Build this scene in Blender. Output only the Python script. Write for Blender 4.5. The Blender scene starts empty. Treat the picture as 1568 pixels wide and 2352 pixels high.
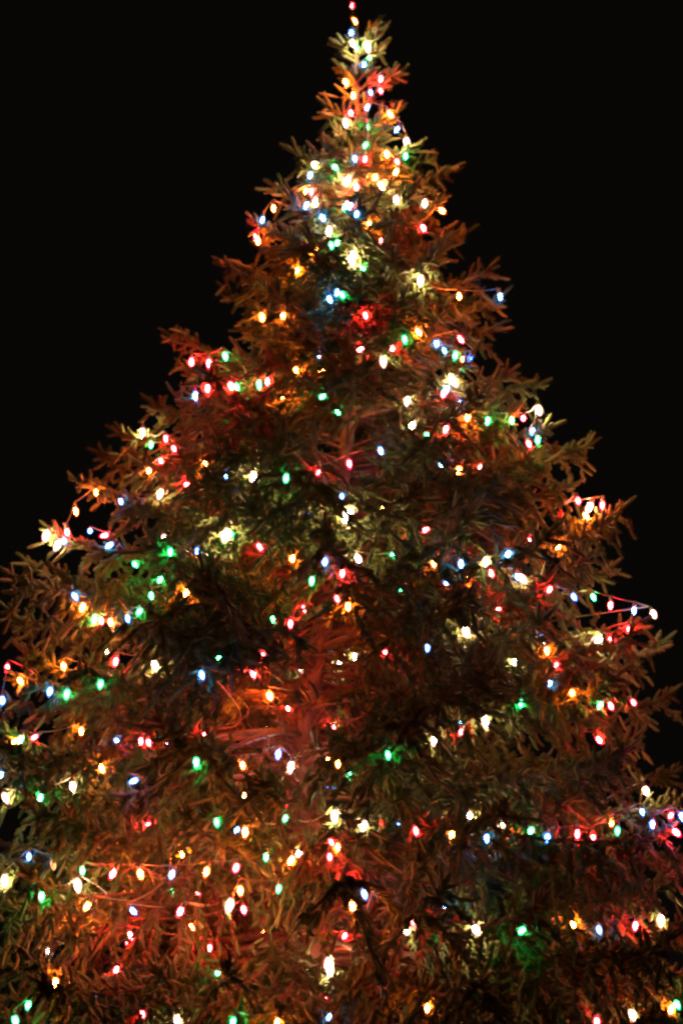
import bpy, math, random
import numpy as np
from mathutils import Vector

# ------------------------------------------------------------------ camera, world, exposure
scene = bpy.context.scene
C = scene.collection
W, H = 1568.0, 2352.0                      # pixel grid the positions were measured on
CAM = np.array([0.0, -11.0, 1.6])
PITCH = math.radians(14.4)
VFOV = math.radians(29.0)
cam_data = bpy.data.cameras.new('camera')
cam_data.sensor_fit = 'VERTICAL'
cam_data.sensor_height = 36.0
cam_data.lens = 18.0 / math.tan(VFOV / 2)
cam_data.clip_end = 2000.0
cam_data.dof.use_dof = True
cam_data.dof.focus_distance = 10.2
cam_data.dof.aperture_fstop = 1.2
cam = bpy.data.objects.new('camera', cam_data)
cam.location = CAM
cam.rotation_euler = (math.radians(90) + PITCH, 0, 0)
C.objects.link(cam)
scene.camera = cam

world = bpy.data.worlds.new('World')
scene.world = world
world.use_nodes = True
wn = world.node_tree
bg = wn.nodes['Background']
sky = wn.nodes.new('ShaderNodeTexSky')
sky.sky_type = 'NISHITA'
sky.sun_disc = False
sky.sun_elevation = math.radians(-8)
sky.sun_rotation = math.radians(200)
hsv = wn.nodes.new('ShaderNodeHueSaturation')
hsv.inputs['Saturation'].default_value = 0.15
wn.links.new(sky.outputs[0], hsv.inputs['Color'])
wn.links.new(hsv.outputs[0], bg.inputs['Color'])
bg.inputs['Strength'].default_value = 0.05
glow = wn.nodes.new('ShaderNodeBackground')            # the faint even glow of a night sky over a town
glow.inputs['Color'].default_value = (0.00062, 0.00050, 0.00036, 1)
addw = wn.nodes.new('ShaderNodeAddShader')
wn.links.new(bg.outputs[0], addw.inputs[0])
wn.links.new(glow.outputs[0], addw.inputs[1])
wn.links.new(addw.outputs[0], wn.nodes['World Output'].inputs['Surface'])

scene.view_settings.view_transform = 'Standard'
scene.view_settings.look = 'None'
scene.view_settings.exposure = 1.95
scene.view_settings.gamma = 1.0
cy = scene.cycles
cy.use_denoising = True
cy.denoiser = 'OPENIMAGEDENOISE'
cy.denoising_input_passes = 'RGB_ALBEDO_NORMAL'
cy.denoising_prefilter = 'NONE'
cy.use_adaptive_sampling = False
cy.max_bounces = 6
cy.diffuse_bounces = 3
cy.glossy_bounces = 2
cy.transparent_max_bounces = 8
cy.sample_clamp_indirect = 4.0
cy.use_light_tree = True
cy.filter_width = 2.6

rng = np.random.default_rng(11)
random.seed(11)

# ------------------------------------------------------------------ picture to world
F = (H / 2) / math.tan(VFOV / 2)
CP, SP = math.cos(PITCH), math.sin(PITCH)
def ray(px, py):
    u = (px - W / 2) / F
    v = (H / 2 - py) / F
    return np.array([u, CP - v * SP, SP + v * CP])
def at(px, py, Y):
    d = ray(px, py)
    return CAM + d * ((Y - CAM[1]) / d[1])
def project(p):
    q = np.asarray(p) - CAM
    f = q[..., 1] * CP + q[..., 2] * SP
    v = -q[..., 1] * SP + q[..., 2] * CP
    return W / 2 + q[..., 0] / f * F, H / 2 - v / f * F, f

# ------------------------------------------------------------------ materials
def new_mat(name):
    m = bpy.data.materials.new(name)
    m.use_nodes = True
    nt = m.node_tree
    nt.nodes.clear()
    out = nt.nodes.new('ShaderNodeOutputMaterial')
    return m, nt, out
def principled(nt, out, rough=0.6):
    b = nt.nodes.new('ShaderNodeBsdfPrincipled')
    b.inputs['Roughness'].default_value = rough
    nt.links.new(b.outputs[0], out.inputs['Surface'])
    return b
def ramp(nt, fac, cols):
    r = nt.nodes.new('ShaderNodeValToRGB')
    els = r.color_ramp.elements
    while len(els) < len(cols): els.new(0.5)
    for e, (p, c) in zip(els, cols):
        e.position = p; e.color = (*c, 1)
    nt.links.new(fac, r.inputs[0])
    return r
def noise(nt, scale, detail=4, coord='Object'):
    tc = nt.nodes.new('ShaderNodeTexCoord')
    n = nt.nodes.new('ShaderNodeTexNoise')
    n.inputs['Scale'].default_value = scale
    n.inputs['Detail'].default_value = detail
    nt.links.new(tc.outputs[coord], n.inputs['Vector'])
    return n

def make_needle_mat():
    m, nt, out = new_mat('spruce_needles')
    b = principled(nt, out, 0.62)
    b.inputs['Specular IOR Level'].default_value = 0.25
    geo = nt.nodes.new('ShaderNodeNewGeometry')
    n = noise(nt, 6.0, 3)
    mix = nt.nodes.new('ShaderNodeMath'); mix.operation = 'MULTIPLY_ADD'
    nt.links.new(geo.outputs['Random Per Island'], mix.inputs[0])
    mix.inputs[1].default_value = 0.45
    sc = nt.nodes.new('ShaderNodeMath'); sc.operation = 'MULTIPLY'
    sc.inputs[1].default_value = 0.6
    nt.links.new(n.outputs['Fac'], sc.inputs[0])
    nt.links.new(sc.outputs[0], mix.inputs[2])
    r = ramp(nt, mix.outputs[0], [(0.1, (0.034, 0.060, 0.016)), (0.5, (0.070, 0.108, 0.030)), (0.95, (0.124, 0.170, 0.06))])
    nt.links.new(r.outputs[0], b.inputs['Base Color'])
    tr = nt.nodes.new('ShaderNodeBsdfTranslucent')
    nt.links.new(r.outputs[0], tr.inputs['Color'])
    ms = nt.nodes.new('ShaderNodeMixShader'); ms.inputs[0].default_value = 0.22
    nt.links.new(b.outputs[0], ms.inputs[1]); nt.links.new(tr.outputs[0], ms.inputs[2])
    nt.links.new(ms.outputs[0], out.inputs['Surface'])
    return m
def make_bark_mat(name, a, c, scale):
    m, nt, out = new_mat(name)
    b = principled(nt, out, 0.8)
    n = noise(nt, scale, 6)
    r = ramp(nt, n.outputs['Fac'], [(0.3, a), (0.7, c)])
    nt.links.new(r.outputs[0], b.inputs['Base Color'])
    bm = nt.nodes.new('ShaderNodeBump'); bm.inputs['Strength'].default_value = 0.6
    bm.inputs['Distance'].default_value = 0.01
    nt.links.new(n.outputs['Fac'], bm.inputs['Height'])
    nt.links.new(bm.outputs[0], b.inputs['Normal'])
    return m
M_needle = make_needle_mat()
M_bark = make_bark_mat('spruce_bark', (0.03, 0.018, 0.011), (0.12, 0.07, 0.042), 22)
M_twig = make_bark_mat('spruce_twig', (0.035, 0.021, 0.010), (0.11, 0.062, 0.03), 40)

BULB = {   # core emission, strength, rim colour, size
    'r': ((1.0, 0.016, 0.018), 290, (1.0, 0.01, 0.05), 1.00),
    'o': ((1.0, 0.125, 0.012), 350, (1.0, 0.09, 0.01), 1.03),
    'w': ((1.0, 0.570, 0.300), 150, (1.0, 0.40, 0.30), 1.20),
    'b': ((0.06, 0.24, 1.0), 62, (0.05, 0.16, 1.0), 0.90),
    'g': ((0.025, 0.85, 0.18), 56, (0.02, 0.75, 0.22), 0.90),
}
bulb_mats = {}
for k, (col, st, rim, sz) in BULB.items():
    m, nt, out = new_mat('glowing_core_' + k)
    e = nt.nodes.new('ShaderNodeEmission')
    e.inputs['Color'].default_value = (*col, 1)
    inf = nt.nodes.new('ShaderNodeObjectInfo')            # no two bulbs burn equally bright
    mr = nt.nodes.new('ShaderNodeMapRange')
    mr.inputs['To Min'].default_value = st * 0.45; mr.inputs['To Max'].default_value = st * 1.45
    nt.links.new(inf.outputs['Random'], mr.inputs['Value'])
    nt.links.new(mr.outputs[0], e.inputs['Strength'])
    nt.links.new(e.outputs[0], out.inputs['Surface'])
    m.cycles.emission_sampling = 'FRONT'
    g, nt, out = new_mat('coloured_glass_' + k)
    tr = nt.nodes.new('ShaderNodeBsdfTransparent')
    e = nt.nodes.new('ShaderNodeEmission')
    e.inputs['Color'].default_value = (*rim, 1)
    e.inputs['Strength'].default_value = 0.45
    ad = nt.nodes.new('ShaderNodeAddShader')
    nt.links.new(tr.outputs[0], ad.inputs[0]); nt.links.new(e.outputs[0], ad.inputs[1])
    nt.links.new(ad.outputs[0], out.inputs['Surface'])
    g.cycles.emission_sampling = 'NONE'
    bulb_mats[k] = (m, g)
for k, col in (('u', (0.75, 0.6, 0.45)), ('v', (0.55, 0.06, 0.05))):
    m, nt, out = new_mat('unlit_glass_' + k)
    b = principled(nt, out, 0.25)
    b.inputs['Base Color'].default_value = (*col, 1)
    bulb_mats[k] = (m, m)
m, nt, out = new_mat('green_plastic')
b = principled(nt, out, 0.45); b.inputs['Base Color'].default_value = (0.09, 0.11, 0.06, 1)
M_plastic = m
m, nt, out = new_mat('ground_grass')
b = principled(nt, out, 0.9)
n = noise(nt, 3.0, 8)
r = ramp(nt, n.outputs['Fac'], [(0.3, (0.03, 0.035, 0.015)), (0.7, (0.07, 0.075, 0.03))])
nt.links.new(r.outputs[0], b.inputs['Base Color'])
M_ground = m

# ------------------------------------------------------------------ mesh helpers
def link_mesh(name, verts, faces_flat, loop_counts, mats, parent=None, mat_idx=None, smooth=False):
    me = bpy.data.meshes.new(name)
    nv = len(verts); nl = len(faces_flat); nf = len(loop_counts)
    me.vertices.add(nv); me.loops.add(nl); me.polygons.add(nf)
    me.vertices.foreach_set('co', np.asarray(verts, np.float32).ravel())
    me.loops.foreach_set('vertex_index', np.asarray(faces_flat, np.int32))
    starts = np.concatenate([[0], np.cumsum(loop_counts)[:-1]]).astype(np.int32)
    me.polygons.foreach_set('loop_start', starts)
    for mt in mats: me.materials.append(mt)
    if mat_idx is not None: me.polygons.foreach_set('material_index', np.asarray(mat_idx, np.int32))
    if smooth: me.polygons.foreach_set('use_smooth', np.ones(nf, bool))
    me.update(calc_edges=True)
    return link_obj(name, me, parent)
def link_obj(name, me, parent=None):
    o = bpy.data.objects.new(name, me)
    C.objects.link(o)
    if parent is not None: o.parent = parent
    return o
def empty(name, loc, label, cat, group=None):
    o = bpy.data.objects.new(name, None)
    o.location = loc
    o.empty_display_size = 0.1
    C.objects.link(o)
    o['label'] = label; o['category'] = cat
    if group: o['group'] = group
    return o

class Tubes:
    def __init__(self): self.v = []; self.f = []; self.n = 0
    def add(self, pts, radii, sides=5):
        pts = np.asarray(pts, float); k = len(pts)
        tan = np.gradient(pts, axis=0)
        tan /= np.linalg.norm(tan, axis=1, keepdims=True) + 1e-9
        ref = np.array([0.0, 0.0, 1.0]) if abs(tan[:, 2]).max() < 0.9 else np.array([0.31, 0.95, 0.0])
        a = np.cross(tan, ref); a /= np.linalg.norm(a, axis=1, keepdims=True) + 1e-9
        b = np.cross(tan, a)
        ang = np.arange(sides) * 2 * math.pi / sides
        radii = np.broadcast_to(np.asarray(radii, float), (k,))
        ring = pts[:, None] + radii[:, None, None] * (np.cos(ang)[None, :, None] * a[:, None] + np.sin(ang)[None, :, None] * b[:, None])
        self.v.append(ring.reshape(-1, 3))
        i = np.arange(k - 1)[:, None] * sides + np.arange(sides)[None, :]
        j = np.arange(k - 1)[:, None] * sides + (np.arange(sides)[None, :] + 1) % sides
        q = np.stack([i, j, j + sides, i + sides], -1).reshape(-1, 4) + self.n
        self.f.append(q)
        self.n += k * sides
    def build(self, name, mat, parent=None):
        v = np.concatenate(self.v); f = np.concatenate(self.f)
        return link_mesh(name, v, f.ravel(), np.full(len(f), 4), [mat], parent, smooth=True)

# a shoot: a thin stem covered all round by needles (length 1 along +x)
NT, NN = 16, 42
def shoot_template(r):
    V, T = [], []
    bend = r.normal() * 0.009
    def env(s): return min(1.0, 0.62 + 2.2 * s) * min(1.0, 0.50 + 2.6 * (1 - s))
    for i in range(NN):
        s = (i + r.random()) / NN
        L = 0.0150 * (0.6 + 0.7 * r.random()) * env(s)
        ang = i * 2.39996 + r.random() * 0.6
        fwd = math.radians(48 + 26 * r.random()) if s < 0.9 else math.radians(15 + 50 * r.random())
        rad = np.array([0, math.cos(ang), math.sin(ang)])
        sidev = np.array([0, -math.sin(ang), math.cos(ang)])
        tip = rad * (0.006 + L * math.sin(fwd)); w = 0.0018
        V += [(s, *(rad * 0.005 + sidev * w)[1:], 0), (s, *(rad * 0.005 - sidev * w)[1:], 0), (s, *tip[1:], L * math.cos(fwd) * 0.8)]
        T.append((3 * i, 3 * i + 1, 3 * i + 2))
    n = len(V); sd = 5
    for s, rr, e in ((0.0, 0.0060, -0.004), (0.3, 0.0100, 0), (0.75, 0.0098, 0), (1.0, 0.0055, 0.004)):
        for k in range(sd):
            a = k * 2 * math.pi / sd
            q = rr * (0.75 + 0.5 * r.random())
            V.append((s, q * math.cos(a), q * math.sin(a), e))
    for ring in range(3):
        for k in range(sd):
            a, b_ = n + ring * sd + k, n + ring * sd + (k + 1) % sd
            T += [(a, b_, b_ + sd), (a, b_ + sd, a + sd)]
    V = np.array(V); V[:, 1] += bend * (4 * V[:, 0] * (1 - V[:, 0]))
    return V, np.array(T)
TEMPL = [shoot_template(rng) for _ in range(NT)]

def needles_mesh(name, S, parent):
    """S: (n, 8) rows of base xyz, direction xyz, length, thickness."""
    if len(S) == 0: return None
    kinds = rng.integers(0, NT, len(S))
    AV, AT, off = [], [], 0
    for k in range(NT):
        s = S[kinds == k]
        if len(s) == 0: continue
        V, T = TEMPL[k]
        d = s[:, 3:6]
        ref = rng.normal(size=d.shape)
        a = np.cross(d, ref); a /= np.linalg.norm(a, axis=1, keepdims=True) + 1e-9
        b = np.cross(d, a)
        L = s[:, 6][:, None]; th = s[:, 7][:, None]
        ax = V[None, :, 0] * L + V[None, :, 3] * th
        P = s[:, None, 0:3] + ax[..., None] * d[:, None] + (V[None, :, 1] * th)[..., None] * a[:, None] + (V[None, :, 2] * th)[..., None] * b[:, None]
        AV.append(P.reshape(-1, 3))
        AT.append((T[None] + (np.arange(len(s)) * len(V))[:, None, None]).reshape(-1, 3) + off)
        off += len(s) * len(V)
    V = np.concatenate(AV); T = np.concatenate(AT)
    return link_mesh(name, V, T.ravel(), np.full(len(T), 3), [M_needle], parent)

# ------------------------------------------------------------------ the shape of the tree
TRUNK_PX = [(813, 12), (822, 300), (819, 600), (800, 1000), (748, 1400), (694, 1700), (700, 1900), (726, 2300)]
tp = np.array([at(x, y, 0.0) for x, y in TRUNK_PX])
base = np.array([tp[-1][0] + 0.03, 0.0, 0.0])
TZ = np.concatenate([[0.0], tp[::-1, 2]]); TX = np.concatenate([[base[0]], tp[::-1, 0]])
def axis(z): return np.array([np.interp(z, TZ, TX), 0.0, z])
EDGE = [(10, 806, 822), (110, 785, 860), (190, 778, 905), (250, 750, 925), (330, 725, 950), (400, 660, 1030), (520, 575, 1080),
        (650, 490, 1150), (780, 400, 1165), (880, 400, 1210), (1000, 250, 1280), (1110, 160, 1350), (1240, 85, 1420),
        (1400, 0, 1500), (1550, -40, 1560), (1800, -110, 1600), (2352, -220, 1720)]
ez, er = [], []
for y, l, r in EDGE:
    pl, pr = at(l, y, 0), at(r, y, 0)
    ez.append(pl[2]); er.append((pr[0] - pl[0]) / 2)
ez = np.array(ez[::-1]); er = np.array(er[::-1])
def radius(z): return np.interp(z, ez, er)
ZTOP = tp[0][2]

# ------------------------------------------------------------------ boughs
def bezier(P, n):
    t = np.linspace(0, 1, n)[:, None]
    a, b, c, d = P
    return a * (1 - t) ** 3 + 3 * b * t * (1 - t) ** 2 + 3 * c * t * t * (1 - t) + d * t ** 3
def unit(v): return v / (np.linalg.norm(v) + 1e-9)

def grow_bough(P0, T, tipup, droop, dense=1.0):
    """Limb from the trunk at P0 to its tip T; returns tubes, shoots and the limb line."""
    tb = Tubes(); S = []
    span = T - P0; L = np.linalg.norm(span)
    out = unit(np.array([span[0], span[1], 0.0]))
    up = np.array([0, 0, 1.0])
    b1 = P0 + out * L * 0.35 + up * (span[2] * 0.30 + 0.05 * L)
    b2 = T - out * L * 0.25 - up * (0.14 * L * tipup)
    n = max(8, int(L / 0.06))
    line = bezier((P0, b1, b2, T), n)
    seg = np.linalg.norm(np.diff(line, axis=0), axis=1); s_at = np.concatenate([[0], np.cumsum(seg)]); L = s_at[-1]
    r0 = 0.004 + 0.008 * L
    tb.add(line, np.linspace(r0, 0.0025, n), 6)
    tang = np.gradient(line, axis=0); tang /= np.linalg.norm(tang, axis=1, keepdims=True)
    def on(s):
        return np.array([np.interp(s, s_at, line[:, k]) for k in range(3)]), unit(np.array([np.interp(s, s_at, tang[:, k]) for k in range(3)]))
    start = 0.10 * L if L < 0.6 else 0.30 * L
    s = start + rng.random() * 0.05; sgn = 1
    while s < L - 0.03:
        p, t = on(s)
        side = unit(np.cross(t, up)) * sgn
        rest = L - s
        l = min(0.42, 0.10 + 0.40 * rest) * (0.5 + 0.8 * rng.random())
        if s < 0.45 * L and L > 0.6: l *= 0.75
        sw = math.radians(44 + 22 * rng.random())
        roll = (rng.random() - 0.62) * 1.1
        d = unit(t * math.cos(sw) + (side * math.cos(roll) + up * math.sin(roll)) * math.sin(sw))
        dr = droop * (0.5 + rng.random())
        m = max(4, int(l / 0.04) + 1)
        q = np.linspace(0, 1, m)
        bl = p + d[None] * (l * q)[:, None] + np.array([0, 0, -1.0])[None] * (l * dr * q ** 1.8)[:, None]
        bl[1:] += np.cumsum(rng.normal(size=(m - 1, 3)), axis=0) * 0.008
        tb.add(bl, np.linspace(0.0035, 0.0018, m), 3)
        bt = np.gradient(bl, axis=0); bt /= np.linalg.norm(bt, axis=1, keepdims=True)
        step = (0.031 if dense < 1 else 0.0165) / dense; u = 0.03; sg2 = 1
        while u < l - 0.02:
            f = u / l * (m - 1); i = min(int(f), m - 2); fr = f - i
            pp = bl[i] * (1 - fr) + bl[i + 1] * fr; tt = bt[i]
            pl = unit(np.cross(tt, up) + 1e-3) * sg2
            rr = (rng.random() - 0.6) * 1.6
            up2 = np.cross(pl, tt) * sg2
            a2 = math.radians(35 + 25 * rng.random())
            dd = unit(tt * math.cos(a2) + (pl * math.cos(rr) + up2 * math.sin(rr)) * math.sin(a2) + np.array([0, 0, -0.5 * droop]) + rng.normal(size=3) * (0.3 if dense < 1 else 0.5))
            ll = (min(0.095, 0.04 + 0.28 * (l - u)) if dense < 1 else min(0.048, 0.030 + 0.2 * (l - u))) * (0.55 + 0.8 * rng.random())
            S.append((*pp, *dd, ll, (0.95 if dense < 1 else 0.82) + 0.5 * rng.random()))
            # needles on the branchlet itself
            if sg2 > 0: S.append((*pp, *tt, step * 2.8, 0.85 + 0.3 * rng.random()))
            u += step * (0.8 + 0.4 * rng.random()); sg2 = -sg2
        S.append((*bl[-1], *unit(bt[-1] + np.array([0, 0, 0.1])), 0.07 + 0.05 * rng.random(), 1.0))
        s += (0.042 + 0.018 * rng.random()) / (0.7 + 0.3 * dense); sgn = -sgn
    # the tip: a leading shoot with two or three side shoots
    t = unit(tang[-1] + up * 0.3 * tipup)
    S.append((*line[-1], *t, 0.10 + 0.04 * rng.random(), 1.05))
    for k in range(4 if L < 0.5 else 11):
        S.append((*line[-1 - min(k // 3, n - 2)], *unit(t + rng.normal(size=3) * (0.55 if L < 0.5 else 0.75)), (0.07 if L < 0.5 else 0.045) + 0.05 * rng.random(), 0.9 + 0.4 * rng.random()))
    for s in np.arange(start, L, 0.022):
        p, t = on(s)
        S.append((*p, *unit(t + rng.normal(size=3) * 0.55 + up * 0.25), 0.06, 1.0))
    # erect young shoots along the upper side
    for s in np.arange(start + 0.1, L, 0.11):
        p, t = on(s + rng.random() * 0.05)
        S.append((*p, *unit(t * 0.6 + up + rng.normal(size=3) * 0.35), 0.06 + 0.06 * rng.random(), 1.0))
    return tb, np.array(S)

def bough_to(T, spread=0.0):
    """A bough whose tip is T: finds where on the trunk it starts."""
    z = T[2]; R = np.hypot(T[0] - np.interp(z, TZ, TX), T[1])
    f = (z - 1.5) / (ZTOP - 1.5)                       # 0 low, 1 top
    rise = R * (math.tan(math.radians(-4 + 50 * max(0, f) ** 2.2)) + spread)
    z0 = min(max(0.55, z - rise), ZTOP - 0.12)
    P0 = axis(z0)
    T = T - unit(np.array([T[0] - P0[0], T[1] - P0[1], 0])) * (min(0.07, 0.3 * R) if f < 0.86 else min(0.10, 0.45 * R))
    return grow_bough(P0, T, 0.5 + 0.8 * rng.random(), 0.15 + 0.40 * (1 - f) + 0.35 * rng.random(), 0.6 if f > 0.86 else 1.0)

boughs = []        # (tubes, shoots, front distance)
SIDE = [(772, 112, 0), (770, 168, 0), (718, 250, .05), (735, 300, -.05), (660, 358, 0), (700, 420, -.1), (614, 432, .05), (568, 520, 0), (590, 580, -.15),
        (497, 612, .1), (505, 680, .1), (590, 720, -.3), (372, 778, 0), (405, 850, -.1), (440, 920, -.3), (330, 935, .1), (256, 998, .1), (300, 1060, -.2), (160, 1108, 0), (215, 1050, .25),
        (98, 1225, -.1), (42, 1300, .1), (120, 1330, -.35), (-5, 1405, 0), (30, 1500, -.2), (-60, 1600, 0), (-90, 1750, -.2), (-120, 1900, 0),
        (893, 70, .0), (908, 120, .03), (938, 175, .1), (945, 262, .05), (968, 345, 0), (1060, 392, .05), (1000, 375, .12), (1030, 470, -.1), (1085, 540, .15),
        (1140, 625, .1), (1168, 690, .05), (1160, 755, .1), (1190, 860, 0), (1140, 930, -.25), (1255, 885, .15), (1282, 985, 0), (1270, 1060, -.2),
        (1372, 1025, .15), (1330, 1120, -.1), (1445, 1175, 0), (1370, 1290, -.2), (1420, 1310, .1), (1505, 1425, -.05), (1545, 1480, .1), (1560, 1600, .1), (1440, 1560, -.4), (1490, 1690, -.2),
        (1600, 1830, -.1), (1640, 1950, 0), (1660, 2100, -.1),
        (-40, 2050, .1), (-15, 1680, -.3), (20, 1560, -.35), (10, 1760, -.45), (-60, 2200, 0), (-30, 2330, -.3), (50, 1850, -.5), (40, 2010, -.55), (50, 2210, -.6), (1575, 1775, .25), (1590, 2010, -.4), (1560, 2160, -.6), (1600, 2260, -.2), (1575, 1900, -.5), (1540, 2330, -.6)]
for x, y, dy in SIDE:
    T = at(x, y, 0.0); Y = dy * radius(T[2]) * 1.2
    T = at(x, y, Y)
    boughs.append((*bough_to(T), -Y))
# front, facing the photographer
z = ZTOP - 0.6
k = 0
while z > 0.9:
    R = radius(min(z, ZTOP - 0.1))
    n = 1 if R < 0.26 else 2 if R < 0.4 else 3 if R < 0.6 else 4 if R < 1.2 else 6
    for i in range(n):
        az = math.radians(-90 + (i - (n - 1) / 2) * ((118 if R < 1.2 else 150) / n) + rng.uniform(-12, 12) + (k % 2) * 16 - 8)
        r = R * (rng.uniform(0.72, 1.04) if R > 0.4 else rng.uniform(0.5, 0.9))
        zt = z + rng.uniform(-0.06, 0.06)
        a = axis(zt)
        T = a + np.array([math.cos(az) * r, math.sin(az) * r, 0])
        boughs.append((*bough_to(T, rng.uniform(-0.08, 0.05)), -T[1]))
    z -= 0.18 + 0.09 * R
    k += 1
n_named = len(boughs)
# shorter inner boughs in front and the whole back of the tree
z = ZTOP - 0.85; k = 0
inner = []
while z > 0.9:
    R = radius(z)
    for i in range(2 if R < 0.3 else 4 if R < 0.9 else 8):
        az = math.radians(i * (90 if R < 0.9 else 45) + rng.uniform(-35, 35))
        r = R * rng.uniform(0.5, 0.85)
        a = axis(z + rng.uniform(-0.1, 0.1))
        T = a + np.array([math.cos(az) * r, math.sin(az) * r, 0])
        inner.append((*bough_to(T), -T[1]))
    for i in range(4 if R > 0.35 else 2):
        az = math.radians(90 + (i - 1.5) * 34 + rng.uniform(-12, 12))
        r = R * rng.uniform(0.8, 0.98)
        a = axis(z + rng.uniform(-0.08, 0.08))
        T = a + np.array([math.cos(az) * r, math.sin(az) * r, 0])
        inner.append((*bough_to(T), -T[1]))
    z -= 0.20 + 0.10 * R
    k += 1
import sys; print(file=sys.stderr); open('/tmp/cnt','w').write(repr((n_named,len(inner),sum(len(b[1]) for b in boughs), sum(len(b[1]) for b in inner)))) #('boughs', n_named, 'inner', len(inner), 'shoots', sum(len(b[1]) for b in boughs), sum(len(b[1]) for b in inner))

# ------------------------------------------------------------------ openings where the photo looks into the crown
GAPS = [(595, 1665, 95, 110, .15), (680, 1735, 65, 70, .06), (705, 1885, 45, 40, .1), (745, 1455, 55, 30, .0), (650, 1560, 50, 45, .15),
        (765, 1055, 95, 70, -0.55), (840, 955, 60, 45, -0.25), (660, 2230, 110, 80, -0.95), (310, 1345, 90, 60, -0.5), (1190, 1790, 130, 50, -0.9),
        (380, 2045, 235, 105, -0.95), (870, 225, 30, 22, 0.2), (975, 315, 16, 22, 0.5), (1060, 670, 30, 18, 0.0)]
def gap_keep(S):
    mid = S[:, :3] + S[:, 3:6] * S[:, 6:7] * 0.5
    x, y, f = project(mid)
    keep = np.ones(len(S), bool)
    for gx, gy, rx, ry, Y in GAPS:
        e = ((x - gx) / rx) ** 2 + ((y - gy) / ry) ** 2 + rng.normal(size=len(S)) * 0.22 + 0.35 * np.sin(x * 0.071 + gx) * np.sin(y * 0.063 + gy) + 0.25 * np.sin(x * 0.15 + y * 0.11)
        keep &= ~((e < 1) & (mid[:, 1] < Y))
    return keep
def thin(bs, thr):
    res = []
    for tb, S, d in bs:
        k = gap_keep(S)
        if k.mean() > thr: res.append((tb, S[k], d))      # a bough that would stand mostly in an opening is left off
    return res
n_side = len(SIDE)
boughs = [(tb, S[gap_keep(S)], d) for tb, S, d in boughs[:n_side]] + thin(boughs[n_side:], 0.55)
inner = thin(inner, 0.35)
ALL = np.concatenate([b[1] for b in boughs] + [b[1] for b in inner])
mids = ALL[:, :3] + ALL[:, 3:6] * ALL[:, 6:7] * 0.5
mx, my, mf = project(mids)

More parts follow.
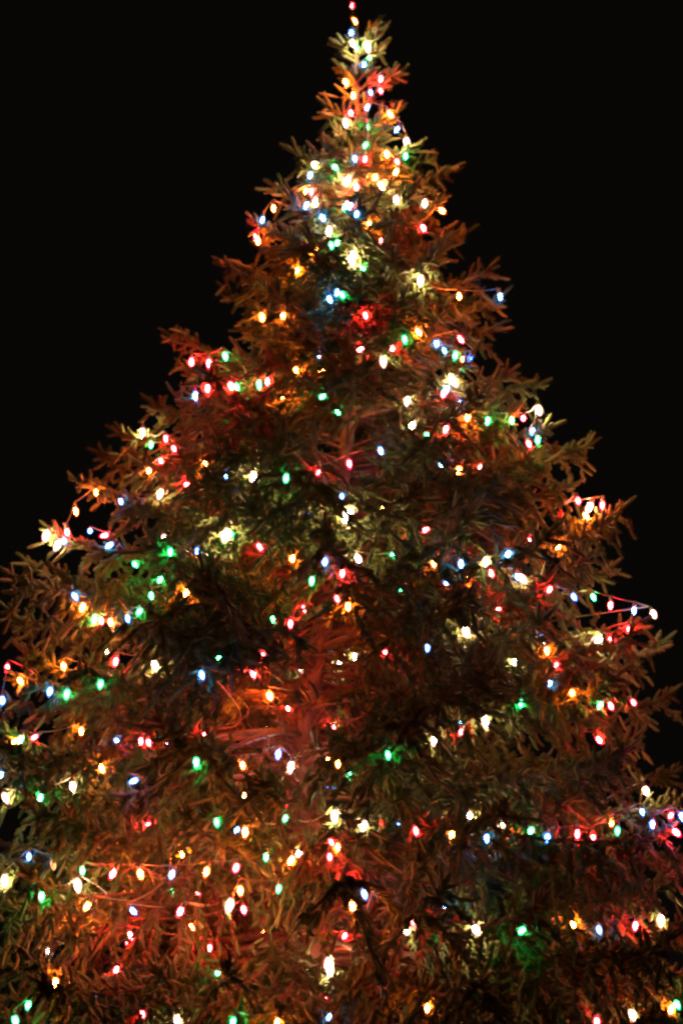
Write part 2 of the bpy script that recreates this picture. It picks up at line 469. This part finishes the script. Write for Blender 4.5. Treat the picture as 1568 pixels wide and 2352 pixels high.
# ------------------------------------------------------------------ the light strings: pixel position, colour, h = deep among needles, i = inside by the trunk
STRINGS = [
 ('light string running straight down the bare leader at the top of the spruce', "810 15 r;814 49 o;806 76 b;811 101 w;819 112 gh;844 108 w;848 133 g;836 149 b;794 190 o;811 220 o;806 260 r;794 283 w;842 293 gh;839 334 g;815 365 b;838 366 r;797 416 w;818 430 r;799 470 r"),
 ('light string zigzagging down the right side of the narrow pointed top', "874 182 r;874 209 r;851 213 b;843 247 b;896 262 o;911 298 b;933 326 w;931 359 g;912 372 r;909 395 o;888 355 o;861 408 o;876 427 w;910 460 w;868 470 gh;975 468 w;1015 484 o;972 524 r"),
 ('light string on the left twigs of the narrow top, ending in two red-orange bulbs', "770 385 g;722 380 w;712 403 b;702 439 o;715 441 r;725 465 w;703 472 b;741 501 b;628 479 o;602 505 b;588 538 rh;592 553 on"),
 ('light string below the top with three close blue and green bulbs at its end', "804 474 b;791 478 g;819 492 b;755 532 w;774 558 g;761 564 g;725 579 oh;681 622 oh;847 518 oh;874 553 rh;812 586 w;807 600 w;833 616 g;786 678 g;774 672 b;757 688 b"),
 ('light string with blue, blue, green and blue bulbs side by side, upper right', "1148 682 b;1054 681 o;965 645 w;839 725 r;826 803 rh;880 831 w;901 802 rh;929 780 g;961 763 o;1002 789 b;1020 806 b;1045 817 g;1062 828 oh;1079 822 b;1058 779 r"),
 ('light string reaching out to the red lit bough tip on the upper left', "650 725 o;602 729 o;734 817 bh;738 851 oh;681 851 on;614 877 r;595 884 g;544 890 g;530 887 r;518 819 g;480 835 r;440 832 rn;477 893 rn;449 910 b"),
 ('light string running past two green bulbs to a white bulb on a right bough tip', "649 908 oh;740 911 gh;776 947 gh;935 922 w;1041 876 wh;1025 896 b;1018 905 rh;1057 924 bh;1073 958 on;1119 967 g;1175 966 g;1201 961 r;1237 943 w;1222 991 b;1234 1011 g;1214 1020 r"),
 ('light string across the tree with two red bulbs hanging before a dark hollow', "327 996 wh;347 1022 gh;381 1008 r;400 1031 r;370 1059 rh;343 1083 oh;470 1066 on;521 1090 bh;581 1095 w;657 1099 g;730 1086 r;802 1066 r;874 1036 b;945 979 wn;982 1001 gh;1023 986 r"),
 ('light string climbing the left outline from two white bulbs to an unlit clear bulb', "106 1231 w;132 1253 w;148 1243 bh;155 1223 r;175 1175 on;222 1132 on;278 1152 b;330 1151 u;368 1135 w;429 1113 rh"),
 ('light string ending in three bright red and white bulbs on a right bough tip', "1013 1067 bh;1053 1081 oh;1103 1073 rh;1215 1244 rh;1279 1257 oh;1287 1180 v;1327 1151 r;1345 1186 o;1352 1166 w;1382 1161 r"),
 ('taut light string with a white bulb shining on a yellow-green bough in the middle', "597 1257 rh;671 1282 o;746 1291 b;822 1284 w;902 1277 gh;940 1230 rh;976 1217 rh;996 1292 oh;1058 1296 b;1115 1291 w;1165 1274 b"),
 ('light string of green and blue bulbs deep among the needles, left of the middle', "207 1220 bh;240 1230 rh;251 1253 bh;311 1297 gh;391 1269 g;453 1266 b;518 1230 w;531 1229 g;785 1140 bh;800 1175 wh;792 1191 wh"),
 ('light string with red, orange and blue bulbs in a short row beside the left outline', "173 1370 b;190 1396 o;217 1423 g;233 1426 r;255 1430 o;294 1422 b;320 1406 g;348 1369 gh;368 1332 g;428 1365 o"),
 ('light string stretched in the open to the white bulb at the far right outline', "922 1358 gh;1024 1344 bh;1074 1333 oh;1127 1317 rh;1187 1325 b;1199 1329 w;1261 1355 r;1317 1371 b;1362 1372 g;1401 1391 r;1455 1403 b;1500 1411 w"),
 ('light string passing the inner bare branches in front of the trunk', "716 1335 g;786 1317 r;774 1376 rh;799 1394 o;700 1399 rh;667 1433 rh;627 1423 gh;604 1506 rh;501 1513 gh;520 1600 ok;470 1690 rk;464 1551 b;582 1548 r;689 1533 w;703 1548 b;777 1528 wh;815 1508 w;882 1500 rh;981 1488 b;1069 1450 w;1144 1398 rn"),
 ('light string sagging from a red bulb at the left edge past orange, blue, green ones', "6 1609 b;17 1535 r;48 1565 o;115 1589 b;154 1595 g;147 1531 o;231 1572 g;266 1520 r;356 1529 w"),
 ('light string sloping down the right side to red lit twigs above a dark notch', "1182 1521 wh;1371 1469 wh;1405 1469 rh;1443 1446 rh;1255 1495 o;1277 1531 rn;1313 1592 o;1377 1620 g;1402 1622 r;1454 1614 rh;1375 1700 rh"),
 ('light string slanting down from a blue bulb to the opening by the trunk', "1262 1570 b;1196 1618 g;1114 1658 w;1057 1682 rn;996 1701 wn;891 1734 g;802 1780 gh;776 1754 oi;754 1737 oi;668 1763 wi;639 1733 bi;557 1759 oi;451 1752 g"),
 ('light string on the left with two red bulbs touching each other', "36 1703 oh;48 1699 g;79 1694 rh;187 1680 on;270 1704 bh;324 1703 r;342 1706 r;386 1711 bh"),
 ('light string rising from a white bulb at the left edge to an orange bulb', "3 1782 bh;14 1833 w;93 1833 g;168 1808 w;234 1765 o;307 1794 bh"),
 ('light string around the lower trunk with white bulbs and an unlit red one', "498 1889 g;544 1908 bh;563 1912 o;560 1830 ok;620 1600 ok;660 1630 rh;765 1653 gh;765 1668 rh;755 1805 bh;664 1853 rh;655 1880 gh;768 1876 w;835 1898 w;879 1894 v;761 1935 r;775 1947 o;686 1960 w;668 1977 o;611 1969 g"),
 ('long level light string on the lower right, climbing to a white bulb at its end', "912 1897 bh;955 1909 r;1037 1918 o;1079 1877 wh;1117 1926 b;1150 1899 wh;1184 1919 oh;1218 1909 gh;1256 1925 b;1325 1916 r;1361 1921 rh;1403 1890 o;1417 1909 g;1474 1866 b;1483 1817 w;1498 1895 bh;1539 1875 r;1552 1912 rh;1566 1877 b"),
 ('light string with an even row of green, red, orange and blue bulbs, lower left', "11 2024 w;67 1968 b;123 1986 u;190 2000 gf;259 2008 rf;323 2008 of;395 2009 bf;474 2003 of;542 1994 rf"),
 ('light string with widely spaced orange, blue and red bulbs under the even row', "96 2059 gn;179 2034 wh;200 2082 of;292 2048 oh;300 2150 rk;420 1960 ok;250 1950 ok;440 2130 ok;560 2090 rk;340 1900 rk;307 2093 bf;398 2046 gh;414 2094 rf;454 2050 rh;480 2180 rk;180 2120 ok;527 2081 wf;552 2046 of;640 2042 gn"),
 ('short light string with one blue and one orange bulb in the lower middle', "757 1969 rh;786 2013 rh;837 2054 b;809 2083 o;791 2150 rh;605 2144 oh"),
 ('light string with large well spaced bulbs along the lowest right boughs', "934 2138 wh;949 2118 rn;1022 2086 bh;1024 2134 gh;1092 2134 w;1197 2138 g;1316 2123 on;1375 2136 b;1458 2127 r;1517 2114 w"),
 ('light string in the bottom left corner with one orange bulb glowing on a twig', "36 2345 g;65 2309 g;129 2258 on;216 2289 bh;267 2228 rh;328 2330 rh;408 2346 w"),
 ('light string at the bottom middle with two white bulbs one above the other', "500 2235 gh;535 2348 g;637 2350 o;744 2290 rh;754 2216 w;757 2232 w;756 2336 bn"),
 ('light string in the bottom right corner ending in a green and an orange bulb', "981 2316 o;1370 2348 r;1452 2332 w;1540 2319 o;1554 2308 g"),
]
BACK = {4: 5, 5: 4, 7: 6, 9: 5, 13: 7, 12: 6, 16: 6, 18: 7, 21: 8, 23: 8, 25: 7}      # how many bulbs each of these carries round the back

def surface_point(px, py, flag):
    d = ray(px, py); ln = np.linalg.norm(d)
    near = np.hypot(mx - px, my - py) < 26
    z_guess = at(px, py, 0)[2]
    if 'i' in flag: Y = -0.50
    elif 'f' in flag: Y = -1.38
    elif 'n' in flag and near.sum() >= 6:
        f = np.sort(mids[near, 1]); Y = f[int(len(f) * 0.22)]
    elif 'k' in flag: Y = (0.30 if int(px) % 40 == 0 else -0.34) if py < 1900 else -0.75
    elif near.sum() >= 6:
        f = np.sort(mids[near, 1])
        Y = f[min(len(f) - 1, int(len(f) * ((0.05 + 0.20 * rng.random()) if 'h' not in flag else 0.34)))] - (0.015 if 'h' not in flag else 0.0)
    else: Y = 0.0
    return at(px, py, Y)

bulbs = []          # per string: list of (pos, colour, flag)
for si, (label, text) in enumerate(STRINGS):
    row = []
    for it in text.split(';'):
        x, y, c = it.split()
        row.append([surface_point(float(x), float(y), c[1:]), c[0], c[1:]])
    # a string does not jump in and out: pull lone outliers towards their neighbours' depth
    ys = np.array([r[0][1] for r in row]); sm = ys.copy()
    for i in range(len(row)):
        lo, hi = max(0, i - 2), min(len(row), i + 3)
        md = np.median(ys[lo:hi])
        if ys[i] > md + 0.35: sm[i] = md + 0.1
    for i, it in enumerate(text.split(';')):
        if row[i][2] in ('i', 'k', 'f'): continue
        x, y, c = it.split()
        row[i][0] = at(float(x), float(y), sm[i])
    if si in BACK:
        n = BACK[si]; zs = np.mean([r[0][2] for r in row])
        last = row[-1][0]; right = last[0] > axis(last[2])[0]
        R = radius(zs) * 0.86
        for k in range(n):
            a = math.radians(24 + 132 * (k + 0.5) / n)
            if not right: a = math.pi - a
            c = 'rowbg'[(k * 2 + si) % 5]
            row.append([axis(zs + rng.uniform(-0.1, 0.1)) + np.array([math.cos(a) * R, math.sin(a) * R, 0]), c, 'back'])
    bulbs.append(row)

# ------------------------------------------------------------------ needles give way where a bulb hangs in the open
def clear(S, seedless=False):
    if len(S) == 0: return S
    mid = S[:, :3] + S[:, 3:6] * S[:, 6:7] * 0.5
    half = S[:, 6] * 0.5
    keep = np.ones(len(S), bool)
    coin = rng.random(len(S))
    for row in bulbs:
        for p, c, fl in row:
            if fl in ('back', 'k'): continue
            v = CAM - p; v = v / np.linalg.norm(v)
            q = mid - p
            near = (np.abs(q[:, 0]) < 0.5) & (np.abs(q[:, 2]) < 0.6)
            if not near.any(): continue
            s = q @ v
            rad = np.linalg.norm(q - np.clip(s, 0, 3.0)[:, None] * v[None], axis=1)
            if 'h' in fl: kill = (rad < 0.028 + half * 0.35) & (s > -0.02) & (coin < 0.72)
            elif fl == 'n': kill = (rad < 0.016 + half * 0.25) & (s > -0.01)
            else: kill = (rad < 0.020 + half * 0.5) & (s > -0.03)
            keep &= ~(kill & near)
    return S[keep]
boughs = [(tb, clear(S), d) for tb, S, d in boughs]
inner = [(tb, clear(S), d) for tb, S, d in inner]

# ------------------------------------------------------------------ ground
gs = 300.0
ground = link_mesh('ground', [(-gs, -gs, 0), (gs, -gs, 0), (gs, gs, 0), (-gs, gs, 0)], [0, 1, 2, 3], [4], [M_ground])
ground['kind'] = 'structure'

# ------------------------------------------------------------------ the spruce
tree = empty('spruce_tree', (0, 0, 0), 'tall dense conical spruce wound with coloured bulbs against black night sky', 'tree')
tt = Tubes()
zz = np.concatenate([np.linspace(-0.1, ZTOP - 0.8, 60), np.linspace(ZTOP - 0.78, ZTOP + 0.02, 14)])
pts = np.array([axis(max(z, 0)) * np.array([1, 1, 0]) + np.array([0, 0, z]) for z in zz])
# smooth the trunk line a little
for _ in range(6): pts[1:-1, 0] = (pts[:-2, 0] + 2 * pts[1:-1, 0] + pts[2:, 0]) / 4
rad = np.interp(zz, [-0.1, 0.3, 1.5, 4.5, 6.3, ZTOP], [0.17, 0.125, 0.088, 0.045, 0.021, 0.007])
rad = rad * (1 + 0.05 * np.sin(zz * 17) + 0.03 * np.sin(zz * 41))
tt.add(pts, rad, 14)
trunk = tt.build('trunk', M_bark, tree)
# needles on the leader
LS = []
for z in np.arange(ZTOP - 0.75, ZTOP - 0.05, 0.02):
    a = rng.random() * 6.28
    LS.append((*axis(z), *unit(np.array([math.cos(a) * 0.35, math.sin(a) * 0.35, 1])), 0.05, 0.75))
for z in np.arange(ZTOP - 0.85, ZTOP - 0.22, 0.045):
    a = rng.random() * 6.28
    LS.append((*axis(z), *unit(np.array([math.cos(a), math.sin(a), 0.55])), 0.06 + 0.06 * rng.random(), 0.95))
ln = needles_mesh('needles', np.array(LS), trunk)

order = sorted(range(len(boughs)), key=lambda i: -boughs[i][2] if i >= len(SIDE) else -99)
named = order[:100]; rest = order[100:]
for i in named:
    tb, S, d = boughs[i]
    bo = tb.build('bough', M_twig, tree)
    needles_mesh('needles', S, bo)
tb = Tubes(); SS = []
for t2, S, d in [boughs[i] for i in rest] + inner:
    for v, f in zip(t2.v, t2.f):
        pass
    off = tb.n
    tb.v += t2.v; tb.f += [f + off for f in t2.f]; tb.n += t2.n
    SS.append(S)
bb = tb.build('inner_boughs', M_twig, tree); bb['kind'] = 'stuff'
bb['label'] = 'shaded boughs behind the outer ones'
nn = needles_mesh('needles', np.concatenate(SS), bb); nn['kind'] = 'stuff'

# dead bare twigs round the trunk, seen through the openings
tw = Tubes()
for _ in range(240):
    z = rng.uniform(1.6, 4.6)
    az = rng.uniform(0, 2 * math.pi)
    L = rng.uniform(0.25, 0.9) * min(1.0, radius(z) / 1.4)
    d = np.array([math.cos(az), math.sin(az), rng.normal() * 0.42])
    m = 7; q = np.linspace(0, 1, m)[:, None]
    ln_ = axis(z) + d * L * q + np.array([0, 0, -0.12]) * L * q ** 2 + np.cumsum(rng.normal(size=(m, 3)), axis=0) * 0.018 * q
    r0 = rng.uniform(0.003, 0.009)
    tw.add(ln_, np.linspace(r0, 0.0015, m), 4)
    for k in range(int(L / 0.06)):
        i = rng.integers(1, m - 1)
        dd = unit(d * 0.6 + rng.normal(size=3) * 0.9); l2 = rng.uniform(0.06, 0.28)
        pp = ln_[i] + dd * l2 * np.linspace(0, 1, 4)[:, None] + np.array([0, 0, -0.05]) * np.linspace(0, 1, 4)[:, None] ** 2
        tw.add(pp, [0.0022, 0.0018, 0.0014, 0.001], 3)
for x0, y0, x1, y1, r0 in ((697, 1735, 545, 1695, .009), (697, 1795, 560, 1812, .008), (694, 1690, 590, 1600, .006), (699, 1830, 600, 1760, .006), (695, 1655, 560, 1640, .007),
                           (712, 1510, 640, 1478, .009), (735, 1440, 820, 1432, .010), (742, 1405, 835, 1395, .008), (690, 1760, 790, 1715, .008), (700, 1560, 610, 1545, .006)):
    a, b_ = at(x0, y0, -0.04), at(x1, y1, -0.28)
    q = np.linspace(0, 1, 9)[:, None]
    ln_ = a + (b_ - a) * q + np.array([0, 0, 0.05]) * np.sin(q * 3.1) + np.cumsum(rng.normal(size=(9, 3)), axis=0) * 0.006 * q
    tw.add(ln_, np.linspace(r0, r0 * 0.35, 9), 6)
    for k in range(7):
        i = rng.integers(2, 9); dd = unit((b_ - a) * 2 + rng.normal(size=3) * 0.5); l2 = rng.uniform(0.08, 0.25)
        tw.add(ln_[i] + dd * l2 * np.linspace(0, 1, 5)[:, None] + rng.normal(size=(5, 3)) * 0.006, [0.003, 0.0026, 0.002, 0.0016, 0.001], 4)
twigs = tw.build('bare_twigs', M_twig, tree); twigs['kind'] = 'stuff'

# ------------------------------------------------------------------ bulbs
def lathe(profile, sides, V, Fc, MI, mi):
    n0 = len(V)
    for r, z in profile:
        for k in range(sides):
            a = k * 2 * math.pi / sides
            V.append((r * math.cos(a), r * math.sin(a), z))
    for i in range(len(profile) - 1):
        for k in range(sides):
            a = n0 + i * sides + k; b_ = n0 + i * sides + (k + 1) % sides
            Fc.append((a, b_, b_ + sides, a + sides)); MI.append(mi)
    Fc.append(tuple(n0 + k for k in range(sides))); MI.append(mi)
    Fc.append(tuple(n0 + (len(profile) - 1) * sides + k for k in reversed(range(sides)))); MI.append(mi)
PROF = [(0.0016, -0.0545), (0.0065, -0.050), (0.0115, -0.040), (0.0148, -0.028), (0.0152, -0.019), (0.0132, -0.010), (0.0098, -0.003), (0.0082, 0.0)]
def bulb_mesh(k):
    V, Fc, MI = [], [], []
    lathe(PROF, 16, V, Fc, MI, 1)
    if k not in 'uv':
        core = [(r * 0.57, -0.026 + (z + 0.026) * 0.61) for r, z in PROF[::1]]
        lathe([core[i] for i in (0, 2, 3, 5, 7)], 6, V, Fc, MI, 0)
    me = bpy.data.meshes.new('bulb')
    me.from_pydata(V, [], Fc)
    me.materials.append(bulb_mats[k][0]); me.materials.append(bulb_mats[k][1])
    me.polygons.foreach_set('material_index', MI)
    me.polygons.foreach_set('use_smooth', [True] * len(Fc))
    me.update()
    return me
bulb_me = {k: bulb_mesh(k) for k in 'rowbguv'}
V, Fc, MI = [], [], []
lathe([(0.0085, -0.002), (0.0108, 0.0), (0.0108, 0.016), (0.0095, 0.021), (0.0095, 0.027), (0.0050, 0.029)], 12, V, Fc, MI, 0)
lathe([(0.0030, 0.0285), (0.0042, 0.031), (0.0042, 0.036), (0.0030, 0.038)], 8, V, Fc, MI, 0)
sock_me = bpy.data.meshes.new('socket'); sock_me.from_pydata(V, [], Fc); sock_me.materials.append(M_plastic)
sock_me.polygons.foreach_set('use_smooth', [True] * len(Fc)); sock_me.update()

CNAME = {'r': 'red bulb', 'o': 'orange bulb', 'w': 'warm white bulb', 'b': 'blue bulb', 'g': 'green bulb', 'u': 'unlit clear bulb', 'v': 'unlit red bulb'}
for (label, text), row in zip(STRINGS, bulbs):
    start = row[0][0]
    root = empty('light_string', start, label, 'string lights', 'strings of coloured bulbs on the spruce')
    tops = []
    for p, c, fl in row:
        s = BULB[c][3] if c in BULB else 0.85
        s *= 1.14 * rng.uniform(0.82, 1.10)
        if start[2] > 6.3: s *= 0.95
        tilt = rng.normal(size=2) * 0.28
        if fl == 'h': tilt *= 2
        o = link_obj('bulb', bulb_me[c], root)
        o.rotation_euler = (tilt[0], tilt[1], rng.uniform(0, 6.28))
        o.scale = (s, s, s)
        rot = o.rotation_euler.to_matrix()
        top = p - np.array(rot @ Vector((0, 0, -0.026))) * s        # p is the middle of the glass
        o.location = top - start
        o['label'] = CNAME[c]
        so = link_obj('socket', sock_me, o)
        so.scale = (0.85 / s * 1.0,) * 3
        tops.append(top + np.array(rot @ Vector((0, 0, 0.034))) * 0.85)
    ct = Tubes()
    path = [tops[0]]
    for a, b_ in zip(tops[:-1], tops[1:]):
        g = np.linalg.norm(b_ - a)
        m = max(4, int(g / 0.04))
        q = np.linspace(0, 1, m + 1)[1:, None]
        seg = a + (b_ - a) * q
        hump = (4 * q * (1 - q))
        mid = (a + b_) / 2; inn = axis(mid[2]) - mid; inn[2] = 0
        pull = min(0.35, max(0.0, g - 0.42) * 0.6)
        seg = seg + unit(inn)[None] * pull * hump - np.array([0, 0, 1.0]) * min(0.06, 0.05 * g) * hump
        path += list(seg)
    ct.add(np.array(path) - start, 0.0034, 5)
    ct.build('cord', M_plastic, root)
